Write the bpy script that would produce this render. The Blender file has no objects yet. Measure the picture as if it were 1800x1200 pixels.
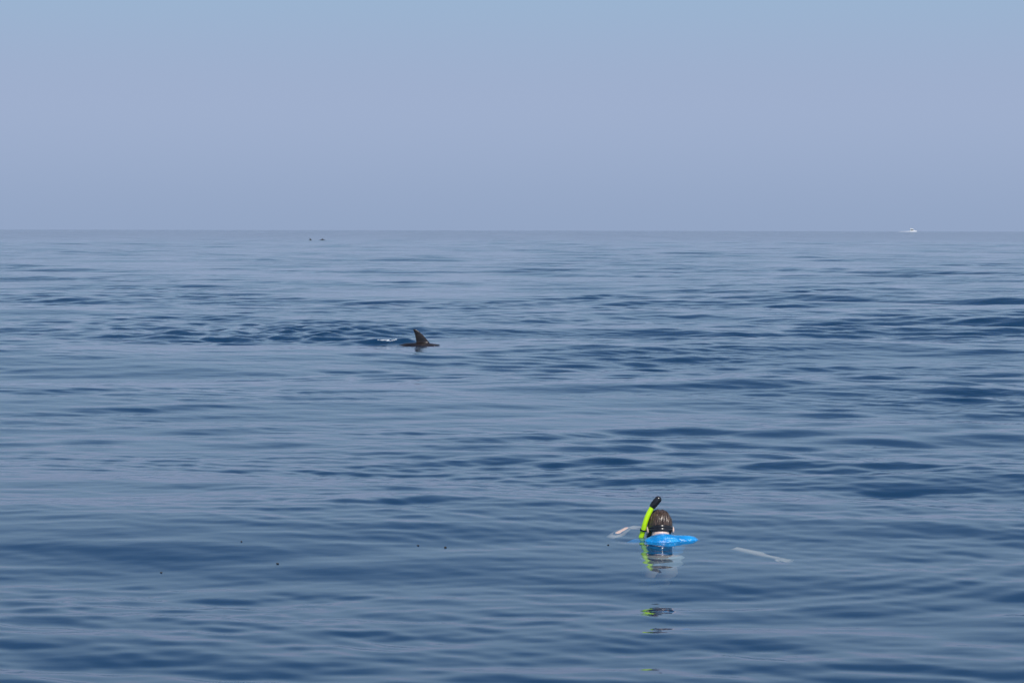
import bpy, bmesh, math, random
import numpy as np
from mathutils import Vector, Matrix, Euler

R = math.radians
sc = bpy.context.scene
col = sc.collection
random.seed(7)
rng = np.random.default_rng(11)

# ------------------------------------------------------------------ camera
CAM_H, FPX, W0, H0 = 2.10, 4000.0, 1800.0, 1200.0
EYE_ROW, ROLL = 402.0, R(0.115)
cam = bpy.data.cameras.new('camera')
cam.sensor_fit = 'HORIZONTAL'; cam.sensor_width = 36.0; cam.lens = 36.0 * FPX / W0
cam.clip_start = 0.1; cam.clip_end = 40000
camo = bpy.data.objects.new('camera', cam); col.objects.link(camo)
PITCH = math.atan((H0 / 2 - EYE_ROW) / FPX)
CAM_M = Matrix.Translation((0, 0, CAM_H)) @ Euler((math.pi / 2 - PITCH, 0, 0)).to_matrix().to_4x4() @ Matrix.Rotation(ROLL, 4, 'Z')
camo.matrix_world = CAM_M
sc.camera = camo

# ------------------------------------------------------------------ sky and sun
SUN_EL, SUN_AZ = 56.0, 152.0            # azimuth clockwise from the view direction
world = bpy.data.worlds.new('World'); sc.world = world; world.use_nodes = True
nt = world.node_tree; N = nt.nodes; L = nt.links
sky = N.new('ShaderNodeTexSky'); sky.sky_type = 'NISHITA'; sky.sun_disc = False
sky.sun_elevation = R(SUN_EL); sky.sun_rotation = R(SUN_AZ)
sky.air_density = 1.0; sky.dust_density = 0.3; sky.ozone_density = 4.0
tc = N.new('ShaderNodeTexCoord'); sp = N.new('ShaderNodeSeparateXYZ'); L.new(tc.outputs['Generated'], sp.inputs[0])
def rise(z0, z1):
    mr = N.new('ShaderNodeMapRange'); mr.interpolation_type = 'SMOOTHSTEP'
    mr.inputs['From Min'].default_value = z0; mr.inputs['From Max'].default_value = z1
    L.new(sp.outputs['Z'], mr.inputs['Value']); return mr.outputs['Result']
def blend(f, a, b):
    m = N.new('ShaderNodeMix'); m.data_type = 'RGBA'; L.new(f, m.inputs['Factor'])
    for k, v in (('A', a), ('B', b)):
        if isinstance(v, tuple): m.inputs[k].default_value = v
        else: L.new(v, m.inputs[k])
    return m.outputs['Result']
haze = blend(rise(-0.01, 0.055), (2.68, 3.50, 5.15, 1), (3.22, 4.02, 5.75, 1))     # sea haze along the horizon
haze = blend(rise(0.055, 0.125), haze, (2.95, 4.35, 6.05, 1))                       # clearing above
air = blend(rise(0.11, 0.38), haze, sky.outputs['Color'])
L.new(air, N['Background'].inputs['Color'])
N['Background'].inputs['Strength'].default_value = 0.107

sun = bpy.data.lights.new('sun', 'SUN'); sun.energy = 3.6; sun.angle = R(0.53); sun.color = (1.0, 0.955, 0.89)
suno = bpy.data.objects.new('sun', sun); col.objects.link(suno)
sd = Vector((math.sin(R(SUN_AZ)) * math.cos(R(SUN_EL)), math.cos(R(SUN_AZ)) * math.cos(R(SUN_EL)), math.sin(R(SUN_EL))))
suno.rotation_euler = sd.to_track_quat('Z', 'Y').to_euler(); suno.location = sd * 60

vs = sc.view_settings
vs.view_transform = 'Standard'; vs.look = 'None'; vs.exposure = 0.0; vs.gamma = 1.0; vs.use_curve_mapping = False
try:
    sun.cycles.is_caustics_light = True
except Exception: pass

# ------------------------------------------------------------------ helpers
def P(px, py, z=0.0):
    """pixel of the 1800x1200 photograph -> point on the level plane z"""
    d = CAM_M.to_3x3() @ Vector(((px - W0 / 2) / FPX, (H0 / 2 - py) / FPX, -1.0))
    t = (z - CAM_H) / d.z
    return Vector((d.x * t, d.y * t, z))

def tag(o, label=None, cat=None, group=None, kind=None):
    if label: o['label'] = label
    if cat: o['category'] = cat
    if group: o['group'] = group
    if kind: o['kind'] = kind
    return o

def link(name, me, mat, parent=None, smooth=True):
    me.name = name
    o = bpy.data.objects.new(name, me); col.objects.link(o)
    if mat: me.materials.clear(); me.materials.append(mat)
    if smooth: me.polygons.foreach_set('use_smooth', [True] * len(me.polygons))
    if parent: o.parent = parent
    return o

def empty(name, loc=(0, 0, 0), rz=0):
    o = bpy.data.objects.new(name, None); col.objects.link(o)
    o.location = loc; o.rotation_euler = (0, 0, rz); o.empty_display_size = 0.1
    return o

def bm_mesh(bm, name='m'):
    me = bpy.data.meshes.new(name); bm.normal_update(); bm.to_mesh(me); bm.free(); return me

def ell(bm, c, r, rot=None, u=20, v=12):
    m = Matrix.Translation(c) @ (rot.to_matrix().to_4x4() if rot else Matrix()) @ Matrix.Diagonal((*r, 1))
    bmesh.ops.create_uvsphere(bm, u_segments=u, v_segments=v, radius=1, matrix=m)

def limb(bm, pts, rad, seg=14, sub=4):
    """chain of overlapping tapered tubes with round joints"""
    for i in range(len(pts) - 1):
        a, b = Vector(pts[i]), Vector(pts[i + 1]); ra, rb = rad[i], rad[i + 1]
        q = (b - a).to_track_quat('Z', 'Y').to_matrix()
        rings = []
        prof = [(-0.98, 0.2), (-0.8, 0.6), (-0.45, 0.893)]
        steps = [(a + (b - a).normalized() * (ra * k), ra * s) for k, s in prof]
        for j in range(sub + 1):
            t = j / sub; steps.append((a.lerp(b, t), ra + (rb - ra) * t))
        steps += [(b + (b - a).normalized() * (rb * -k), rb * s) for k, s in reversed(prof)]
        for c, r in steps:
            rings.append([bm.verts.new(c + q @ Vector((math.cos(2 * math.pi * s / seg) * r, math.sin(2 * math.pi * s / seg) * r, 0))) for s in range(seg)])
        for j in range(len(rings) - 1):
            for s in range(seg):
                bm.faces.new((rings[j][s], rings[j][(s + 1) % seg], rings[j + 1][(s + 1) % seg], rings[j + 1][s]))
        bm.faces.new(list(reversed(rings[0]))); bm.faces.new(rings[-1])

def remesh(bm, voxel, smooth=4, name='m', fac=0.5):
    """fuse overlapping closed shells into one continuous surface"""
    bmesh.ops.recalc_face_normals(bm, faces=bm.faces)
    me = bm_mesh(bm, name); o = bpy.data.objects.new('tmp', me); col.objects.link(o)
    m = o.modifiers.new('r', 'REMESH'); m.mode = 'VOXEL'; m.voxel_size = voxel
    if smooth:
        s = o.modifiers.new('s', 'SMOOTH'); s.iterations = smooth; s.factor = fac
    dg = bpy.context.evaluated_depsgraph_get(); dg.update()
    out = bpy.data.meshes.new_from_object(o.evaluated_get(dg))
    bpy.data.objects.remove(o); bpy.data.meshes.remove(me)
    return out

def loft(bm, rings, caps=True):
    vr = [[bm.verts.new(p) for p in r] for r in rings]
    n = len(vr[0])
    for i in range(len(vr) - 1):
        for s in range(n):
            bm.faces.new((vr[i][s], vr[i][(s + 1) % n], vr[i + 1][(s + 1) % n], vr[i + 1][s]))
    if caps:
        bm.faces.new(list(reversed(vr[0]))); bm.faces.new(vr[-1])

def tube(pts, rad, seg=16, flat=1.0):
    bm = bmesh.new(); rings = []
    pts = [Vector(p) for p in pts]
    prev = None
    for i, p in enumerate(pts):
        t = (pts[min(i + 1, len(pts) - 1)] - pts[max(i - 1, 0)]).normalized()
        if prev is None:
            up = Vector((0, 1, 0)) if abs(t.y) < 0.9 else Vector((1, 0, 0))
            n1 = t.cross(up).normalized()
        else:
            n1 = (prev - t * prev.dot(t)).normalized()
        prev = n1; n2 = t.cross(n1)
        rings.append([p + (n1 * math.cos(a) + n2 * math.sin(a) * flat) * rad[i] for a in (2 * math.pi * s / seg for s in range(seg))])
    loft(bm, rings); bmesh.ops.recalc_face_normals(bm, faces=bm.faces)
    return bm

def catmull(pts, n):
    pts = [Vector(p) for p in pts]; out = []
    q = [pts[0] * 2 - pts[1]] + pts + [pts[-1] * 2 - pts[-2]]
    for i in range(1, len(q) - 2):
        for k in range(n):
            t = k / n; a, b, c, d = q[i - 1:i + 3]
            out.append(0.5 * ((2 * b) + (c - a) * t + (2 * a - 5 * b + 4 * c - d) * t * t + (3 * b - a - 3 * c + d) * t ** 3))
    out.append(pts[-1]); return out

def mat(name, color, rough=0.5, spec=0.5, metal=0.0, noise=None, bump=None, coat=0.0, sss=0.0):
    m = bpy.data.materials.new(name); m.use_nodes = True
    n = m.node_tree.nodes; l = m.node_tree.links; b = n['Principled BSDF']
    b.inputs['Base Color'].default_value = (*color, 1); b.inputs['Roughness'].default_value = rough
    b.inputs['Specular IOR Level'].default_value = spec; b.inputs['Metallic'].default_value = metal
    b.inputs['Coat Weight'].default_value = coat; b.inputs['Coat Roughness'].default_value = 0.08
    if sss:
        b.inputs['Subsurface Weight'].default_value = sss; b.inputs['Subsurface Radius'].default_value = (0.01, 0.004, 0.002)
    t = n.new('ShaderNodeTexCoord')
    if noise:
        c2, scale, stretch = noise
        mp = n.new('ShaderNodeMapping'); mp.inputs['Scale'].default_value = stretch
        nz = n.new('ShaderNodeTexNoise'); nz.inputs['Scale'].default_value = scale; nz.inputs['Detail'].default_value = 5
        rp = n.new('ShaderNodeValToRGB'); rp.color_ramp.elements[0].position = 0.35; rp.color_ramp.elements[1].position = 0.68
        rp.color_ramp.elements[0].color = (*color, 1); rp.color_ramp.elements[1].color = (*c2, 1)
        l.new(t.outputs['Object'], mp.inputs[0]); l.new(mp.outputs[0], nz.inputs['Vector'])
        l.new(nz.outputs['Fac'], rp.inputs[0]); l.new(rp.outputs[0], b.inputs['Base Color'])
    if bump:
        scale, stretch, strength, dist = bump
        mp = n.new('ShaderNodeMapping'); mp.inputs['Scale'].default_value = stretch
        nz = n.new('ShaderNodeTexNoise'); nz.inputs['Scale'].default_value = scale; nz.inputs['Detail'].default_value = 4
        bp = n.new('ShaderNodeBump'); bp.inputs['Strength'].default_value = strength; bp.inputs['Distance'].default_value = dist
        l.new(t.outputs['Object'], mp.inputs[0]); l.new(mp.outputs[0], nz.inputs['Vector'])
        l.new(nz.outputs['Fac'], bp.inputs['Height']); l.new(bp.outputs[0], b.inputs['Normal'])
    return m

# ------------------------------------------------------------------ key places
HEAD = P(1160, 944)                 # swimmer's head at the waterline
DOL = P(744, 607)                   # fin base of the dolphin
WAKE = P(560, 585)

# ------------------------------------------------------------------ the sea
def band(n, l0, l1, slope, th0, spread):
    rng = np.random.default_rng(int(n * 1000 + l0 * 100))
    lam = np.exp(rng.uniform(np.log(l0), np.log(l1), n))
    th = th0 + rng.normal(0, spread, n)
    k = 2 * np.pi / lam
    s = slope * math.sqrt(2.0 / n) * rng.uniform(0.6, 1.35, n)
    return lam, k * np.cos(th), k * np.sin(th), s / k, rng.uniform(0, 2 * np.pi, n)

TH = R(-100)                       # the waves run towards the camera
BANDS = [(band(14, 6.0, 17.0, 0.021, TH, R(22)), 'swell'),
         (band(34, 1.5, 6.0, 0.040, TH, R(21)), 'chop'),
         (band(50, 0.42, 1.5, 0.055, TH + R(6), R(23)), 'ripple'),
         (band(64, 0.15, 0.42, 0.054, TH, R(26)), 'fine')]
BOOST = (band(60, 0.30, 1.3, 0.20, TH, R(45)))
def patch_set(k0, k1):
    rng = np.random.default_rng(int(k1 * 1000))
    return [(rng.uniform(k0, k1), rng.uniform(0, 2 * np.pi), rng.uniform(0, 2 * np.pi)) for _ in range(12)]
PATCHES = {'chop': patch_set(0.10, 0.6), 'ripple': patch_set(0.2, 1.4), 'fine': patch_set(0.3, 2.2)}
REARTH = 6.371e6

def patch(x, y, PATCH):
    p = np.zeros_like(x)
    for k, th, ph in PATCH:
        p += np.sin(k * (math.cos(th) * x * 0.55 + math.sin(th) * y) + ph)
    return p / math.sqrt(len(PATCH) / 2)

def sea(x, y, dr):
    """height and unresolved slope of the water at x, y for a mesh spacing dr"""
    h = np.zeros_like(x); miss = np.zeros_like(x)
    pc, pr, pf = (patch(x, y, PATCHES[k]) for k in ('chop', 'ripple', 'fine'))
    amp = {'swell': 1.0, 'chop': np.clip(1.0 + 0.35 * pc, 0.3, 1.8), 'ripple': np.clip(0.95 + 0.4 * pr + 0.15 * pc, 0.4, 1.9), 'fine': np.clip(0.9 + 0.4 * pf + 0.2 * pc, 0.3, 2.0)}
    r2 = (x - HEAD.x) ** 2 + (y - HEAD.y) ** 2
    calm = 1 - 0.5 * np.exp(-r2 / (2 * 1.2 ** 2)) - 0.4 * np.exp(-((x - DOL.x) / 1.2) ** 2 - ((y - DOL.y) / 1.6) ** 2)
    for (lam, kx, ky, a, ph), nm in BANDS:
        acc = np.zeros_like(x)
        for i in range(len(lam)):
            w = np.clip((lam[i] / dr - 1.9) / 1.6, 0, 1)
            acc += w * a[i] * np.sin(kx[i] * x + ky[i] * y + ph[i])
            miss += (1 - w * w) * 0.5 * (a[i] * 2 * np.pi / lam[i]) ** 2 * (amp[nm] ** 2)
        h += acc * amp[nm] * calm
    # churned water trailing the dolphin
    wx, wy = x - DOL.x, y - DOL.y
    up = np.where(wy > 4, 7.5, 3.2)
    m = 1.05 * np.exp(-((wx + 2.4) / 2.1) ** 2 - ((wy - 4.0) / up) ** 2) + 0.45 * np.exp(-((wx + 5.5) / 2.6) ** 2 - ((wy - 3.5) / up) ** 2)
    m += 0.5 * np.exp(-((wx + 0.9) / 0.8) ** 2 - ((wy - 0.8) / 1.2) ** 2)
    m += 0.4 * np.exp(-((x - P(960, 565).x) / 3.4) ** 2 - ((y - P(960, 565).y) / 4.5) ** 2)
    m += 0.3 * np.exp(-((x - P(40, 566).x) / 2.2) ** 2 - ((y - P(40, 566).y) / 3.5) ** 2)
    lam, kx, ky, a, ph = BOOST
    acc = np.zeros_like(x)
    sel = m > 0.01
    xs, ys, drs = x[sel], y[sel], dr[sel]
    b = np.zeros_like(xs)
    for i in range(len(lam)):
        w = np.clip((lam[i] / drs - 2.5) / 3.0, 0, 1)
        b += w * a[i] * np.sin(kx[i] * xs + ky[i] * ys + ph[i])
    acc[sel] = b * np.clip(m[sel], 0, 1.1) * calm[sel]
    h += acc
    # water swelling over the animal's back
    h += 0.06 * np.exp(-((wx + 1.2) / 0.8) ** 2 - ((wy - 0.6) / 0.3) ** 2)
    h += 0.085 * np.exp(-((wx + 0.36) / 0.24) ** 2 - ((wy - 0.50) / 0.22) ** 2) + 0.05 * np.exp(-((wx + 0.85) / 0.3) ** 2 - ((wy - 0.45) / 0.2) ** 2)
    # rings spreading from the swimmer
    rr = np.sqrt(r2) + 1e-6
    env = np.exp(-rr / 1.5) * np.clip((rr - 0.12) / 0.3, 0, 1) * np.clip((0.17 / dr - 2.0) / 2, 0, 1)
    az = np.arctan2(y - HEAD.y, x - HEAD.x)
    env = env * (0.6 + 0.4 * np.sin(3 * az + 1.0) * np.sin(5 * az))
    h += 0.0016 * env * np.sin(2 * np.pi * rr / (0.15 + 0.02 * rr))
    env2 = np.exp(-((rr - 2.6) / 0.7) ** 2) * np.clip((x - HEAD.x) / 0.8, 0, 1) * np.clip((0.24 / dr - 2.0) / 2, 0, 1)
    h += 0.0016 * env2 * np.sin(2 * np.pi * rr / 0.23)
    h -= (x * x + y * y) / (2 * REARTH)
    return h, np.sqrt(miss)

def sea_z(x, y):
    return float(sea(np.array([x]), np.array([y]), np.array([0.01]))[0][0])

def build_sea():
    r = [0.3]
    while r[-1] < 9.0: r.append(r[-1] + 0.03 + 0.01 * (9 - r[-1]))
    while r[-1] < 36: r.append(r[-1] * 1.0026)
    while r[-1] < 72: r.append(r[-1] * 1.0018)
    while r[-1] < 400: r.append(r[-1] * 1.0028)
    while r[-1] < 9500: r.append(r[-1] * 1.012)
    r = np.array(r)
    half = R(16.5); nf = 550
    th = list(np.linspace(-half, half, nf)); st = th[1] - th[0]; a = half
    side = []
    while a < math.pi - 0.02:
        st = min(st * 1.16, R(7)); a = min(a + st, math.pi); side.append(a)
    if side[-1] < math.pi: side[-1] = math.pi
    side[-1] = math.pi
    th = np.array([-s for s in reversed(side[:-1])] + th + side)
    dth = np.abs(np.gradient(th)); dth[0] = dth[-1]
    dr = np.gradient(r)
    TT, RR = np.meshgrid(th, r)
    D = np.maximum(dr[:, None], RR * dth[None, :])
    x = (RR * np.sin(TT)).ravel(); y = (RR * np.cos(TT)).ravel()
    h, miss = sea(x, y, D.ravel())
    nr, nc = len(r), len(th)
    co = np.stack([x, y, h], 1).astype(np.float32)
    co = np.vstack([co, [[0, 0, 0]]]).astype(np.float32)
    miss = np.append(miss, 0).astype(np.float32)
    i = np.arange(nr - 1)[:, None] * nc; j = np.arange(nc)[None, :]; j2 = (j + 1) % nc
    quads = np.stack([i + j, i + j2, i + nc + j2, i + nc + j], -1).reshape(-1, 4)
    tri = np.stack([np.full(nc, nr * nc), np.arange(nc), (np.arange(nc) + 1) % nc], 1)[:, ::-1]
    nq, ntri = len(quads), nc
    me = bpy.data.meshes.new('sea')
    me.vertices.add(len(co)); me.vertices.foreach_set('co', co.ravel())
    me.loops.add(nq * 4 + ntri * 3)
    me.loops.foreach_set('vertex_index', np.concatenate([quads.ravel(), tri.ravel()]).astype(np.int32))
    me.polygons.add(nq + ntri)
    me.polygons.foreach_set('loop_start', np.concatenate([np.arange(nq) * 4, nq * 4 + np.arange(ntri) * 3]).astype(np.int32))
    me.polygons.foreach_set('use_smooth', np.ones(nq + ntri, bool))
    at = me.attributes.new('unresolved_slope', 'FLOAT', 'POINT'); at.data.foreach_set('value', miss)
    me.update(calc_edges=True); me.validate()
    return me

def water_material():
    m = bpy.data.materials.new('sea_water'); m.use_nodes = True
    t = m.node_tree; n = t.nodes; l = t.links; n.clear()
    out = n.new('ShaderNodeOutputMaterial')
    geo = n.new('ShaderNodeNewGeometry')
    def math_(op, a, b=None):
        x = n.new('ShaderNodeMath'); x.operation = op
        for k, v in enumerate((a, b)):
            if v is None: continue
            if isinstance(v, (int, float)): x.inputs[k].default_value = v
            else: l.new(v, x.inputs[k])
        return x.outputs[0]
    # short ripples: slope of a noise height field by fixed differences
    def grad(scale, stretch, detail, eps):
        outs = []
        mp = n.new('ShaderNodeMapping'); mp.inputs['Scale'].default_value = (scale * stretch, scale, 0.0)
        l.new(geo.outputs['Position'], mp.inputs[0])
        for off in ((0, 0, 0), (eps, 0, 0), (0, eps, 0)):
            ad = n.new('ShaderNodeVectorMath'); ad.operation = 'ADD'; ad.inputs[1].default_value = off
            l.new(mp.outputs[0], ad.inputs[0])
            nz = n.new('ShaderNodeTexNoise'); nz.noise_dimensions = '2D'; nz.inputs['Scale'].default_value = 1.0
            nz.inputs['Detail'].default_value = detail; nz.inputs['Roughness'].default_value = 0.5
            l.new(ad.outputs[0], nz.inputs['Vector']); outs.append(nz.outputs['Fac'])
        gx = math_('DIVIDE', math_('SUBTRACT', outs[0], outs[1]), eps)
        gy = math_('DIVIDE', math_('SUBTRACT', outs[0], outs[2]), eps)
        return math_('MULTIPLY', gx, stretch), gy
    g1 = grad(5.0, 0.45, 2.0, 0.05)
    at = n.new('ShaderNodeAttribute'); at.attribute_name = 'unresolved_slope'
    k = math_('ADD', math_('MULTIPLY', at.outputs['Fac'], 1.0), 0.010)
    tx = math_('MULTIPLY', g1[0], k); ty = math_('MULTIPLY', g1[1], k)
    cb = n.new('ShaderNodeCombineXYZ'); l.new(tx, cb.inputs[0]); l.new(ty, cb.inputs[1])
    ad = n.new('ShaderNodeVectorMath'); ad.operation = 'ADD'
    l.new(geo.outputs['Normal'], ad.inputs[0]); l.new(cb.outputs[0], ad.inputs[1])
    nm = n.new('ShaderNodeVectorMath'); nm.operation = 'NORMALIZE'; l.new(ad.outputs[0], nm.inputs[0])
    nrm = nm.outputs[0]
    fr = n.new('ShaderNodeFresnel'); fr.inputs['IOR'].default_value = 1.333; l.new(nrm, fr.inputs['Normal'])
    gl = n.new('ShaderNodeBsdfGlossy'); gl.inputs['Roughness'].default_value = 0.04; l.new(nrm, gl.inputs['Normal'])
    gl.inputs['Color'].default_value = (1, 1, 1, 1)
    rf = n.new('ShaderNodeBsdfRefraction'); rf.inputs['Roughness'].default_value = 0.0; rf.inputs['IOR'].default_value = 1.333; rf.inputs['Color'].default_value = (0.88, 1.0, 1.0, 1)
    df = n.new('ShaderNodeBsdfDiffuse'); df.inputs['Color'].default_value = (0.028, 0.30, 0.76, 1)
    body = n.new('ShaderNodeMixShader'); body.inputs[0].default_value = 0.10
    l.new(rf.outputs[0], body.inputs[1]); l.new(df.outputs[0], body.inputs[2])
    mixs = n.new('ShaderNodeMixShader'); l.new(fr.outputs[0], mixs.inputs[0])
    l.new(body.outputs[0], mixs.inputs[1]); l.new(gl.outputs[0], mixs.inputs[2])
    l.new(mixs.outputs[0], out.inputs['Surface'])
    return m

sea_o = link('sea', build_sea(), water_material())
tag(sea_o, 'calm deep blue open sea with low rippling waves reaching the horizon', 'sea', kind='structure')
try:
    sea_o.cycles.is_caustics_caster = True
except Exception: pass

# added dark disc far below, blocking the bright sky colour under the water
bm = bmesh.new(); bmesh.ops.create_circle(bm, cap_ends=True, radius=12000, segments=96)
sb = link('sea_backing', bm_mesh(bm), mat('dark_backing', (0.012, 0.03, 0.045), 0.9, 0.1, noise=((0.02, 0.04, 0.05), 0.05, (1, 1, 1)))); sb.location.z = -60
tag(sb, 'added dark backing deep below the water, blocking the bright sky underneath', 'sea_backing', kind='structure')

# ------------------------------------------------------------------ materials
def on_sea(px, py):
    p = P(px, py)
    for _ in range(6): p = P(px, py, sea_z(p.x, p.y))
    return p
SKIN = mat('fair_skin', (0.66, 0.47, 0.38), 0.45, 0.5, noise=((0.72, 0.53, 0.44), 14, (1, 1, 1)), sss=0.15)
HAIR = mat('wet_brown_hair', (0.020, 0.012, 0.008), 0.30, 0.6, noise=((0.12, 0.076, 0.052), 22, (5, 5, 0.6)), bump=(60, (3, 3, 0.4), 0.5, 0.004))
SHIRT = mat('blue_swim_shirt', (0.0, 0.19, 0.52), 0.30, 0.6, noise=((0.01, 0.36, 0.84), 14, (1, 1, 1)), bump=(22, (1, 1.6, 1), 1.0, 0.02), coat=0.5)
SHORTS = mat('pale_swim_shorts', (0.74, 0.74, 0.72), 0.6, bump=(20, (1, 1, 1), 0.5, 0.01))
RUBBER = mat('black_rubber', (0.010, 0.010, 0.012), 0.22, 0.6, noise=((0.02, 0.02, 0.022), 30, (1, 1, 1)))
LIME = mat('lime_snorkel_plastic', (0.56, 0.97, 0.0), 0.28, 0.5, noise=((0.62, 1.0, 0.01), 9, (1, 1, 1)))
LENS = mat('dark_mask_lens', (0.02, 0.03, 0.035), 0.05, 0.8)
DOLSKIN = mat('wet_dolphin_skin', (0.010, 0.008, 0.008), 0.26, 0.5, noise=((0.030, 0.023, 0.020), 6, (1, 1, 2)), bump=(9, (1, 1, 1), 0.25, 0.02))
FOAM = mat('white_water', (0.80, 0.83, 0.85), 0.35, 0.5)
GEL = mat('white_gelcoat', (0.80, 0.80, 0.78), 0.3, 0.5)
GLASS = mat('tinted_boat_glass', (0.02, 0.03, 0.035), 0.08, 0.7)
STEEL = mat('stainless_rail', (0.5, 0.5, 0.5), 0.3, 0.5, metal=1.0)
WEED = mat('brown_seaweed', (0.035, 0.025, 0.012), 0.4, 0.5)

# ------------------------------------------------------------------ the swimmer
HEAD = on_sea(1160, 944); hz = HEAD.z
person = empty('person', (HEAD.x, HEAD.y, hz))
tag(person, 'snorkeller seen from behind with wet dark hair and bright blue swim shirt', 'person')
HR = Euler((R(-42), 0, R(4)))                # head bowed into the water
HC = Vector((0.0, 0.03, 0.060))
def hd(p): return HC + HR.to_matrix() @ Vector(p)
SHR, SHL = Vector((0.195, -0.085, -0.055)), Vector((-0.175, -0.05, -0.105))
# arms: right one held out to the side under water, left one bent with its hand at the surface
R_ARM = [SHR, Vector((0.49, -0.20, -0.235)), Vector((0.745, -0.345, -0.455))]
R_DIR = (R_ARM[2] - R_ARM[1]).normalized()
LH = P(1101, 930, hz) - HEAD
L_ARM = [SHL, P(1078, 941, hz) - HEAD + Vector((0.0, 0.0, -0.055)), Vector((LH.x, LH.y - 0.02, -0.016))]
L_DIR = (L_ARM[2] - L_ARM[1]).normalized()

def hand(bm, wrist, d, up, thumb_side):
    d = d.normalized(); side = d.cross(up).normalized(); up = side.cross(d).normalized()
    m = Matrix((side, d, up)).transposed()
    ell(bm, wrist + d * 0.045, (0.040, 0.052, 0.015), m.to_euler())
    for s, ln in ((-0.029, 0.062), (-0.010, 0.078), (0.010, 0.084), (0.029, 0.074)):
        s *= thumb_side
        a = wrist + d * 0.082 + side * s
        b = a + d * ln * 0.5 + side * s * 0.25 - up * 0.004
        c = b + d * ln * 0.5 + side * s * 0.2 - up * 0.016
        limb(bm, [a, b, c], [0.0105, 0.0095, 0.0080], 8, 2)
    a = wrist + d * 0.025 + side * 0.030 * thumb_side
    b = a + d * 0.035 + side * 0.032 * thumb_side
    limb(bm, [a, b, b + d * 0.032 + side * 0.010 * thumb_side], [0.014, 0.012, 0.010], 8, 2)

def body():
    bm = bmesh.new()
    ell(bm, hd((0, -0.005, 0.012)), (0.078, 0.098, 0.100), HR, 28, 18)       # skull
    ell(bm, hd((0, 0.030, -0.055)), (0.058, 0.070, 0.070), HR)               # face and jaw
    ell(bm, hd((0, 0.062, -0.100)), (0.030, 0.030, 0.025), HR)               # chin
    limb(bm, [hd((0, 0.088, -0.005)), hd((0, 0.112, -0.042))], [0.009, 0.014], 10, 2)   # nose
    ell(bm, hd((0, 0.094, -0.072)), (0.024, 0.012, 0.010), HR)               # lips
    for s in (-1, 1):
        ell(bm, hd((s * 0.034, 0.078, 0.015)), (0.022, 0.016, 0.008), HR)    # brow
        ell(bm, hd((s * 0.085, -0.020, -0.030)), (0.010, 0.018, 0.028), HR)  # ear
    limb(bm, [hd((0, -0.03, -0.03)), (0.0, -0.075, -0.045)], [0.058, 0.064])  # neck
    ell(bm, (0.015, -0.115, -0.110), (0.155, 0.115, 0.110))                  # upper back
    limb(bm, [SHL + Vector((0.02, -0.01, 0)), (0.01, -0.10, -0.075), SHR], [0.062, 0.075, 0.062])
    ell(bm, (0.0, -0.125, -0.26), (0.150, 0.105, 0.17))
    ell(bm, (0.0, -0.145, -0.42), (0.135, 0.095, 0.15))
    ell(bm, (0.0, -0.165, -0.57), (0.132, 0.105, 0.13))
    for s, kn, an, toe in ((-1, (-0.06, -0.16, -1.01), (-0.045, -0.06, -1.38), (-0.05, 0.07, -1.49)), (1, (0.055, -0.19, -1.02), (0.045, -0.10, -1.41), (0.05, 0.02, -1.53))):
        hip = Vector((s * 0.062, -0.16, -0.62))
        limb(bm, [hip, Vector(kn)], [0.088, 0.055], 16)
        limb(bm, [Vector(kn), Vector(kn).lerp(Vector(an), 0.35) + Vector((0, -0.012, 0)), Vector(an)], [0.054, 0.056, 0.036], 16)
        limb(bm, [Vector(an), Vector(an).lerp(Vector(toe), 0.55), Vector(toe)], [0.036, 0.040, 0.024], 12)
        ell(bm, Vector(toe) + Vector((0, 0.005, -0.02)), (0.044, 0.022, 0.050))
    for A in (R_ARM, L_ARM):
        limb(bm, A, [0.056, 0.049, 0.035], 14)
        limb(bm, [A[1].lerp(A[2], 0.05), A[1].lerp(A[2], 0.35), A[2]], [0.049, 0.054, 0.034], 14)
    hand(bm, R_ARM[2], R_DIR, Vector((0, -0.3, 1)), 1)
    hand(bm, L_ARM[2], (L_DIR + Vector((0.75, 0.15, -0.05))), Vector((0, -0.2, 1)), 1)
    return remesh(bm, 0.0048, 3)
bo = link('body', body(), SKIN, person)

bm = bmesh.new()
ell(bm, (0.02, -0.110, -0.095), (0.180, 0.125, 0.134), None, 28, 18); limb(bm, [(0.0, -0.02, -0.005), (0.01, -0.10, -0.05)], [0.066, 0.088], 18)
limb(bm, [SHL, (0.015, -0.11, -0.060), SHR], [0.070, 0.092, 0.080], 18)
ell(bm, (0.0, -0.125, -0.26), (0.162, 0.118, 0.18), None, 28, 18)
ell(bm, (0.0, -0.145, -0.40), (0.152, 0.112, 0.13), None, 28, 18)
shirt = link('swim_shirt', remesh(bm, 0.006, 3), SHIRT, person); shirt['label'] = 'wet bright blue swim shirt'
NAVY = mat('navy_swim_sleeve', (0.008, 0.025, 0.06), 0.35, 0.5, noise=((0.012, 0.035, 0.08), 14, (1, 1, 1)), bump=(22, (1, 1.6, 1), 0.8, 0.015))
for A, t0, t1, r0 in ((R_ARM, 0.10, 0.86, 0.0705), (L_ARM, 0.12, 0.66, 0.067)):
    bm = bmesh.new(); limb(bm, [A[0].lerp(A[1], t0), A[0].lerp(A[1], t1)], [r0, r0 * 0.82], 18)
    link('sleeve', remesh(bm, 0.006, 2), NAVY, shirt)
bm = bmesh.new()
ell(bm, (0.0, -0.165, -0.58), (0.140, 0.115, 0.110), None, 28, 18)
for s, kn in ((-1, (-0.06, -0.16, -1.01)), (1, (0.055, -0.19, -1.02))):
    hip = Vector((s * 0.062, -0.16, -0.62)); limb(bm, [hip, hip.lerp(Vector(kn), 0.62)], [0.090, 0.078], 18)
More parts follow.
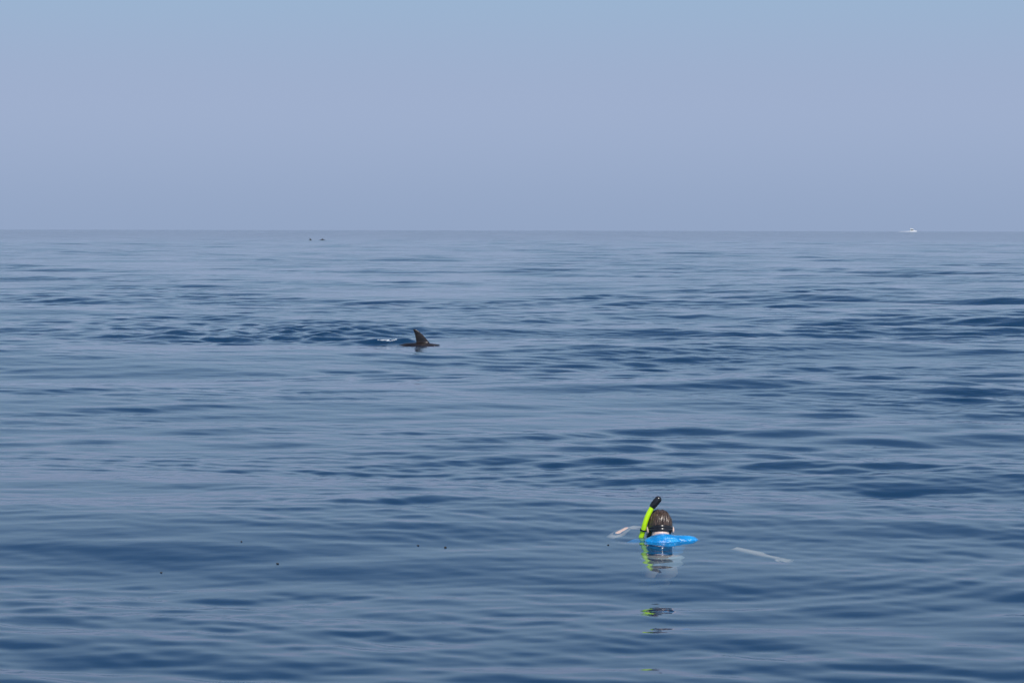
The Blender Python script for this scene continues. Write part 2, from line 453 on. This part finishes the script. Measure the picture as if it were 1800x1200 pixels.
link('swim_shorts', remesh(bm, 0.007, 3), SHORTS, person)

def hair():
    nu, nv = 180, 40
    ph = [(f, rng.uniform(0, 6.28), rng.uniform(-1.5, 1.5), a) for f, a in ((9, .5), (17, .6), (26, .8), (37, .9), (53, .8), (71, .5))]
    crown = Euler((R(22), R(6), 0)).to_matrix()
    bm = bmesh.new(); rows = []
    for j in range(nv + 1):
        t = j / nv * R(150); row = []
        for i in range(nu):
            a = 2 * math.pi * i / nu
            d = crown @ Vector((math.sin(t) * math.cos(a), math.sin(t) * math.sin(a), math.cos(t)))
            g = sum(am * math.sin(f * a + p + tw * t * 2) for f, p, tw, am in ph) / 2.0
            k = 1.0 + 0.026 * g * min(1, t / 0.5) * (1 + 0.7 * math.sin(5 * a + 4 * t) * math.sin(2 * a - 7 * t))
            base = Vector((0.086 * d.x, 0.108 * d.y, 0.110 * d.z)) * k + Vector((0, -0.008, 0.014))
            # pull the shell inside the skin below the hairline
            nape, face = -0.070 + 0.006 * math.sin(23 * a) - base.z, base.y - 0.058 + 0.25 * min(base.z, 0.05) * -1
            cut = max(nape, face if base.z < 0.075 else base.y - 0.085)
            if cut > 0: base *= max(0.72, 1 - cut * 9)
            row.append(bm.verts.new(hd(base)))
        rows.append(row)
    for j in range(nv):
        for i in range(nu):
            bm.faces.new((rows[j][i], rows[j + 1][i], rows[j + 1][(i + 1) % nu], rows[j][(i + 1) % nu]))
    bm.faces.new(rows[-1])
    bmesh.ops.remove_doubles(bm, verts=bm.verts, dist=1e-5)
    bmesh.ops.recalc_face_normals(bm, faces=bm.faces)
    return bm_mesh(bm)
link('hair', hair(), HAIR, person)['label'] = 'short wet dark brown hair'

# mask and snorkel worn by the swimmer
kit = empty('snorkel_mask', (HEAD.x, HEAD.y, hz))
tag(kit, 'lime green snorkel with black top on a dark dive mask strap', 'snorkel')
def ring_band(center, rx, ry, rot, half_h, thick, a0, a1, n=64, wav=0.0):
    bm = bmesh.new(); M3 = rot.to_matrix(); rings = []
    for i in range(n + 1):
        a = a0 + (a1 - a0) * i / n
        o = Vector((math.cos(a), math.sin(a), 0)); nrm = Vector((o.x / rx, o.y / ry, 0)).normalized()
        c = Vector((rx * o.x, ry * o.y, 0)); hh = half_h * (0.62 + 0.38 * math.sin(-a) ** 2 if math.sin(a) < 0 else 0.62)
        prof = [(0, -hh), (thick * .7, -hh * .92), (thick, -hh * .5), (thick, -hh * .12), (thick * .55, 0), (thick, hh * .12), (thick, hh * .5), (thick * .7, hh * .92), (0, hh), (-0.003, 0)]
        rings.append([center + M3 @ (c + nrm * u + Vector((0, 0, v))) for u, v in prof])
    loft(bm, rings); bmesh.ops.recalc_face_normals(bm, faces=bm.faces)
    return bm_mesh(bm)
strap_rot = Euler((R(-12), 0, R(3)))
link('head_strap', ring_band(Vector((0, 0.028, 0.050)), 0.087, 0.108, strap_rot, 0.024, 0.006, R(-200), R(20)), RUBBER, kit)
FQ = HR.to_matrix()
bm = bmesh.new()
rings = []
for dd, sx, sz in ((0.050, .070, .048), (0.085, .082, .056), (0.118, .078, .052), (0.122, .070, .046)):
    rings.append([hd((sx * math.copysign(abs(math.cos(a)) ** .6, math.cos(a)), dd, -0.006 + sz * math.copysign(abs(math.sin(a)) ** .6, math.sin(a)))) for a in (2 * math.pi * s / 32 for s in range(32))])
loft(bm, rings); bmesh.ops.recalc_face_normals(bm, faces=bm.faces)
link('mask_skirt', bm_mesh(bm), RUBBER, kit)
bm = bmesh.new(); rings = []
for dd, f in ((0.1205, 1), (0.126, 1), (0.127, .9)):
    rings.append([hd((.066 * f * math.copysign(abs(math.cos(a)) ** .6, math.cos(a)), dd, -0.006 + .042 * f * math.copysign(abs(math.sin(a)) ** .6, math.sin(a)))) for a in (2 * math.pi * s / 32 for s in range(32))])
loft(bm, rings); bmesh.ops.recalc_face_normals(bm, faces=bm.faces)
link('lens', bm_mesh(bm), LENS, kit)
S = 15.5 / FPX
def sk(px, py, y): return Vector(((px - 1160) * S, y, (944 - py) * S))
TP = catmull([hd((-0.02, 0.13, -0.085)), hd((-0.075, 0.13, -0.075)), sk(1127, 952, 0.02), sk(1129.5, 937, 0.005), sk(1133, 922, -0.005), sk(1138.5, 906, -0.005), sk(1147.5, 889, 0.0)], 6)
tb = link('snorkel_tube', bm_mesh(tube(TP, [0.0175] * len(TP), 18)), LIME, kit)
CP = catmull([sk(1146, 891.5, 0.0), sk(1151, 884.5, 0.0), sk(1156.5, 878.0, 0.003)], 6)
cr = [0.0205 + 0.0035 * min(1, i / 4) for i in range(len(CP))]
d = (CP[-1] - CP[-2]).normalized(); e = CP[-1]
for kk, ss in ((0.4, .92), (0.75, .68), (0.93, .38), (1.0, .08)):
    CP.append(e + d * 0.024 * kk); cr.append(0.024 * ss)
link('top_cap', bm_mesh(tube([CP[0] - (CP[1] - CP[0]) * .2] + CP, [0.012] + cr, 18)), RUBBER, tb)
q = sk(1130.6, 931.5, 0.001); tdir = (sk(1133, 922, -.005) - sk(1129.5, 937, .005)).normalized()
link('clip_ring', bm_mesh(tube([q - tdir * .006, q - tdir * .005, q + tdir * .005, q + tdir * .006], [0.0175, 0.0215, 0.0215, 0.0175], 18)), RUBBER, kit)
bm = tube([q + Vector((0.015, 0, 0)), q + Vector((0.03, -0.002, 0.004)), Vector((-0.083, 0.03, 0.05))], [0.007, 0.006, 0.007], 10)
link('clip', bm_mesh(bm), RUBBER, kit)

# ------------------------------------------------------------------ the dolphins
def dolphin_mesh(voxel):
    bm = bmesh.new()
    def axis(x): return -0.165 - 0.20 * (abs(x + 0.14) / 0.95) ** 2.0 if abs(x) < 1.3 else -0.165 - 0.20 * (1.3 / .9) ** 2 - (abs(x) - 1.3) * .55
    prof = [(-1.32, .020, .045), (-1.22, .030, .075), (-1.05, .050, .105), (-.85, .085, .135), (-.6, .135, .175), (-.3, .185, .215), (0, .215, .235), (.3, .220, .235), (.55, .195, .205), (.78, .155, .165), (.92, .125, .130), (1.0, .085, .080), (1.06, .052, .045), (1.14, .045, .035), (1.20, .030, .022), (1.22, .008, .006)]
    rings = []
    for x, ry, rz in prof:
        dz = -0.03 if x > 0.95 else 0
        rings.append([Vector((x, ry * math.cos(a), axis(x) + dz + rz * math.sin(a))) for a in (2 * math.pi * s / 24 for s in range(24))])
    loft(bm, rings)
    def fin(sections, nrm):                                   # sections: (lead point, trail point, half thickness)
        rr = []
        for le, tr, th in sections:
            le, tr = Vector(le), Vector(tr); ring = []
            for s in range(16):
                a = 2 * math.pi * s / 16; u = 0.5 - 0.5 * math.cos(a)
                w = th * math.sin(a) * (1.25 - 0.55 * u)
                ring.append(le.lerp(tr, u) + Vector(nrm) * w)
            rr.append(ring)
        loft(bm, rr)
    z0 = 0.03
    fin([((.20, 0, z0 - .05), (-.13, 0, z0 - .05), .038), ((.145, 0, z0 + .01), (-.105, 0, z0 + .01), .030), ((.085, 0, z0 + .085), (-.115, 0, z0 + .085), .024),
         ((.025, 0, z0 + .155), (-.128, 0, z0 + .155), .019), ((-.045, 0, z0 + .22), (-.145, 0, z0 + .215), .014), ((-.100, 0, z0 + .258), (-.163, 0, z0 + .250), .010), ((-.138, 0, z0 + .272), (-.172, 0, z0 + .266), .006)], (0, 1, 0))
    for s in (-1, 1):
        fin([((.62, s * .14, -.36), (.40, s * .14, -.36), .03), ((.50, s * .28, -.46), (.33, s * .27, -.46), .02), ((.36, s * .40, -.54), (.28, s * .38, -.54), .008)], (0, 0, 1))
        zt = axis(-1.3)
        fin([((-1.18, 0, zt), (-1.38, 0, zt), .03), ((-1.26, s * .15, zt - .02), (-1.45, s * .14, zt - .02), .018), ((-1.42, s * .31, zt - .03), (-1.52, s * .30, zt - .03), .008)], (0, 0, 1))
    return remesh(bm, voxel, 1, fac=0.4)
DOL = on_sea(744, 607); dz = DOL.z
dol = link('dolphin', dolphin_mesh(0.010), DOLSKIN)
dol.location = (DOL.x - 0.02, DOL.y, dz - 0.005); dol.rotation_euler = (0, 0, R(-4))
tag(dol, 'dark dolphin with tall curved back fin surfacing in churned water', 'dolphin', 'dolphins at the surface')
far_me = dolphin_mesh(0.02)
for (px, py, yaw, zz, s, lab) in ((546, 423, -10, 0.02, 1.35, 'tiny dark slanted fin far out on the sea, beside a low dark hump'),
                                  (567, 423, 55, 0.16, 1.25, 'tiny low dark hump far out on the sea, right of a slanted fin')):
    o = bpy.data.objects.new('dolphin', far_me); col.objects.link(o)
    p = P(px, py); o.location = (p.x, p.y, sea_z(p.x, p.y) * 0 + zz); o.rotation_euler = (0, 0, R(yaw)); o.scale = (s, s, s if zz < 0.1 else s * 0.75)
    far_me.materials.clear(); far_me.materials.append(DOLSKIN)
    tag(o, lab, 'dolphin', 'dolphins at the surface')
far_me.polygons.foreach_set('use_smooth', [True] * len(far_me.polygons))

# white water, and glints modelled as white flecks, where the animal surfaces
bm = bmesh.new()
for (cx, cy, sx, sy, n, s) in ((735, 601.5, 3, 0.6, 6, 0.011), (766, 606, 6, 1.0, 7, 0.006), (748, 605.0, 13, 1.0, 10, 0.006)):
    for _ in range(n):
        p = on_sea(cx + random.gauss(0, sx * .6), cy + 0.5 + random.gauss(0, sy * .5))
        z = p.z
        f = s * random.uniform(0.4, 1.3)
        ell(bm, (p.x, p.y, z + f * .2), (f * random.uniform(1, 2.6), f * random.uniform(1, 2), f * random.uniform(.5, 1.0)), Euler((0, 0, random.uniform(0, 3))), 8, 6)
for _ in range(34):                                        # crest of the little wave behind the fin
    x, y = DOL.x - 0.64 + random.gauss(0, 0.10), DOL.y + 0.44 + random.gauss(0, 0.02); f = 0.009 * random.uniform(0.3, 1.3)
    ell(bm, (x, y, sea_z(x, y) + f * .2), (f * random.uniform(1, 2.4), f * random.uniform(1, 2), f * random.uniform(.5, 1)), Euler((0, 0, random.uniform(0, 3))), 8, 6)
fo = link('foam_glints', bm_mesh(bm), FOAM)
tag(fo, 'flecks of white water and modelled glints around the dolphin', 'foam_glints', kind='stuff')

# ------------------------------------------------------------------ the motor boat far off
bp = P(1601, 407.0); BD = 2860.0
bx = (1602.5 - 900) / FPX * BD
boat = empty('motor_boat', (bx, BD, -(bx * bx + BD * BD) / (2 * REARTH)), R(-6))
boat.scale = (0.92, 0.92, 0.92); tag(boat, 'white cabin cruiser with raised helm speeding along the horizon', 'boat')
def hull():
    bm = bmesh.new(); rings = []
    for x, w, k, sh in ((-4.6, 1.75, -.35, .85), (-3.5, 1.85, -.40, .85), (-1, 1.9, -.45, .9), (1.5, 1.75, -.45, 1.0), (3.5, 1.3, -.35, 1.15), (5.0, .65, .05, 1.3), (5.9, .12, .8, 1.4)):
        rings.append([Vector((x, -w, sh)), Vector((x, -w * .93, .25 + max(0, k))), Vector((x, 0, k)), Vector((x, w * .93, .25 + max(0, k))), Vector((x, w, sh)), Vector((x, w * .9, sh + .06)), Vector((x, -w * .9, sh + .06))])
    loft(bm, rings); bmesh.ops.recalc_face_normals(bm, faces=bm.faces)
    return bm_mesh(bm)
link('hull', hull(), GEL, boat, False)
def prism(sec, w0, w1):                        # side outline extruded across the beam, narrower at the top
    bm = bmesh.new(); zs = [z for x, z in sec]; lo, hi = min(zs), max(zs)
    rings = [[Vector((x, s * (w0 + (w1 - w0) * (z - lo) / (hi - lo)), z)) for x, z in sec] for s in (-1, 1)]
    loft(bm, rings); bmesh.ops.recalc_face_normals(bm, faces=bm.faces); return bm_mesh(bm)
cab = link('cabin', prism([(-2.6, .85), (3.0, 1.1), (1.7, 1.6), (1.1, 2.9), (-2.6, 2.9)], 1.5, 1.25), GEL, boat, False)
link('windscreen', prism([(1.74, 1.66), (1.66, 1.66), (1.12, 2.8), (1.20, 2.8)], 1.2, 1.05), GLASS, cab, False)
for s in (-1, 1):
    bm = bmesh.new(); rings = [[Vector((x, s * y, z)) for x, y, z in ((-2.4, 1.36, 1.5), (1.4, 1.36, 1.5), (0.9, 1.26, 2.8), (-2.4, 1.26, 2.8))], [Vector((x, s * y, z)) for x, y, z in ((-2.4, 1.46, 1.5), (1.4, 1.46, 1.5), (0.9, 1.36, 2.8), (-2.4, 1.36, 2.8))]]
    loft(bm, rings); bmesh.ops.recalc_face_normals(bm, faces=bm.faces); link('side_window', bm_mesh(bm), GLASS, cab, False)
fb = link('flybridge', prism([(-2.9, 2.9), (1.7, 2.9), (1.1, 4.0), (0.7, 4.2), (-0.2, 4.1), (-2.9, 4.1)], 1.35, 1.25), GEL, boat, False)
link('radar_arch', prism([(-2.6, 3.6), (-2.0, 3.6), (-2.1, 4.9), (-2.5, 4.9)], 1.2, 1.0), GEL, fb, False)
link('mast', bm_mesh(tube([(-2.3, 0, 4.8), (-2.3, 0, 5.6), (-2.4, 0, 6.3)], [.07, .05, .03], 8)), STEEL, boat)
for s in (-1, 1):
    pts = catmull([(1.5, s * 1.65, 1.55), (3.5, s * 1.22, 1.8), (5.0, s * .6, 2.0), (5.8, s * .1, 2.1)], 5)
    rl = link('bow_rail', bm_mesh(tube(pts, [.035] * len(pts), 8)), STEEL, boat)
    for x, y, z in ((2.0, 1.55, 1.0), (3.5, 1.22, 1.15), (5.0, .6, 1.3)):
        link('rail_post', bm_mesh(tube([(x, s * y, z), (x, s * y, z + .7)], [.03, .03], 6)), STEEL, rl)
bm = bmesh.new()
for _ in range(150):
    t = random.random() ** 1.5; x = -4.4 - t * 13
    s = (1 - t) * .36 + .08
    ell(bm, (x, random.uniform(-1, 1) * (1.2 + 2.0 * t), s * .3), (s * 1.8, s * 1.5, s * random.uniform(.5, 1.25)), None, 8, 6)
for _ in range(90):
    t = random.random(); x = 5.2 - t * 9; sd_ = random.choice((-1, 1)); s = .42 * math.sin(math.pi * min(1, t * .8 + .12)) + .12
    ell(bm, (x, sd_ * (1.0 + 2.4 * t) , s * .4), (s * 1.6, s, s * random.uniform(.6, 1.4)), None, 8, 6)
wk = link('wake', bm_mesh(bm), FOAM)
wk.location = boat.location; wk.rotation_euler = boat.rotation_euler
tag(wk, 'white bow wave and wake thrown up by the far motor boat', 'wake', kind='stuff')

# ------------------------------------------------------------------ scraps floating on the water
def scrap(seed):
    rr = random.Random(seed); bm = bmesh.new(); rings = []
    n = 7
    for i in range(n):
        t = i / (n - 1); w = 0.0024 * math.sin(math.pi * (0.12 + 0.8 * t)) * rr.uniform(.7, 1.3); x = (t - .5) * .014
        y = 0.006 * math.sin(t * 5 + seed)
        rings.append([Vector((x, y + w, 0.001)), Vector((x, y, .0045)), Vector((x, y - w, .001)), Vector((x, y, -.003))])
    loft(bm, rings); bmesh.ops.recalc_face_normals(bm, faces=bm.faces); return bm_mesh(bm)
for i, (px, py) in enumerate(((735, 956), (783, 960), (284, 1009), (424, 948), (488, 991), (1069, 958))):
    p = P(px, py); z = sea_z(p.x, p.y); p = P(px, py, z)
    o = link('seaweed_scrap', scrap(i), WEED); o.location = (p.x, p.y, sea_z(p.x, p.y) + .002); o.rotation_euler = (0, 0, i * 1.3)
    tag(o, 'tiny dark scrap of weed floating on the calm water', 'seaweed', 'scraps of weed adrift')

for o in (bo, *[c for c in person.children]):
    try: o.cycles.is_caustics_receiver = True
    except Exception: pass
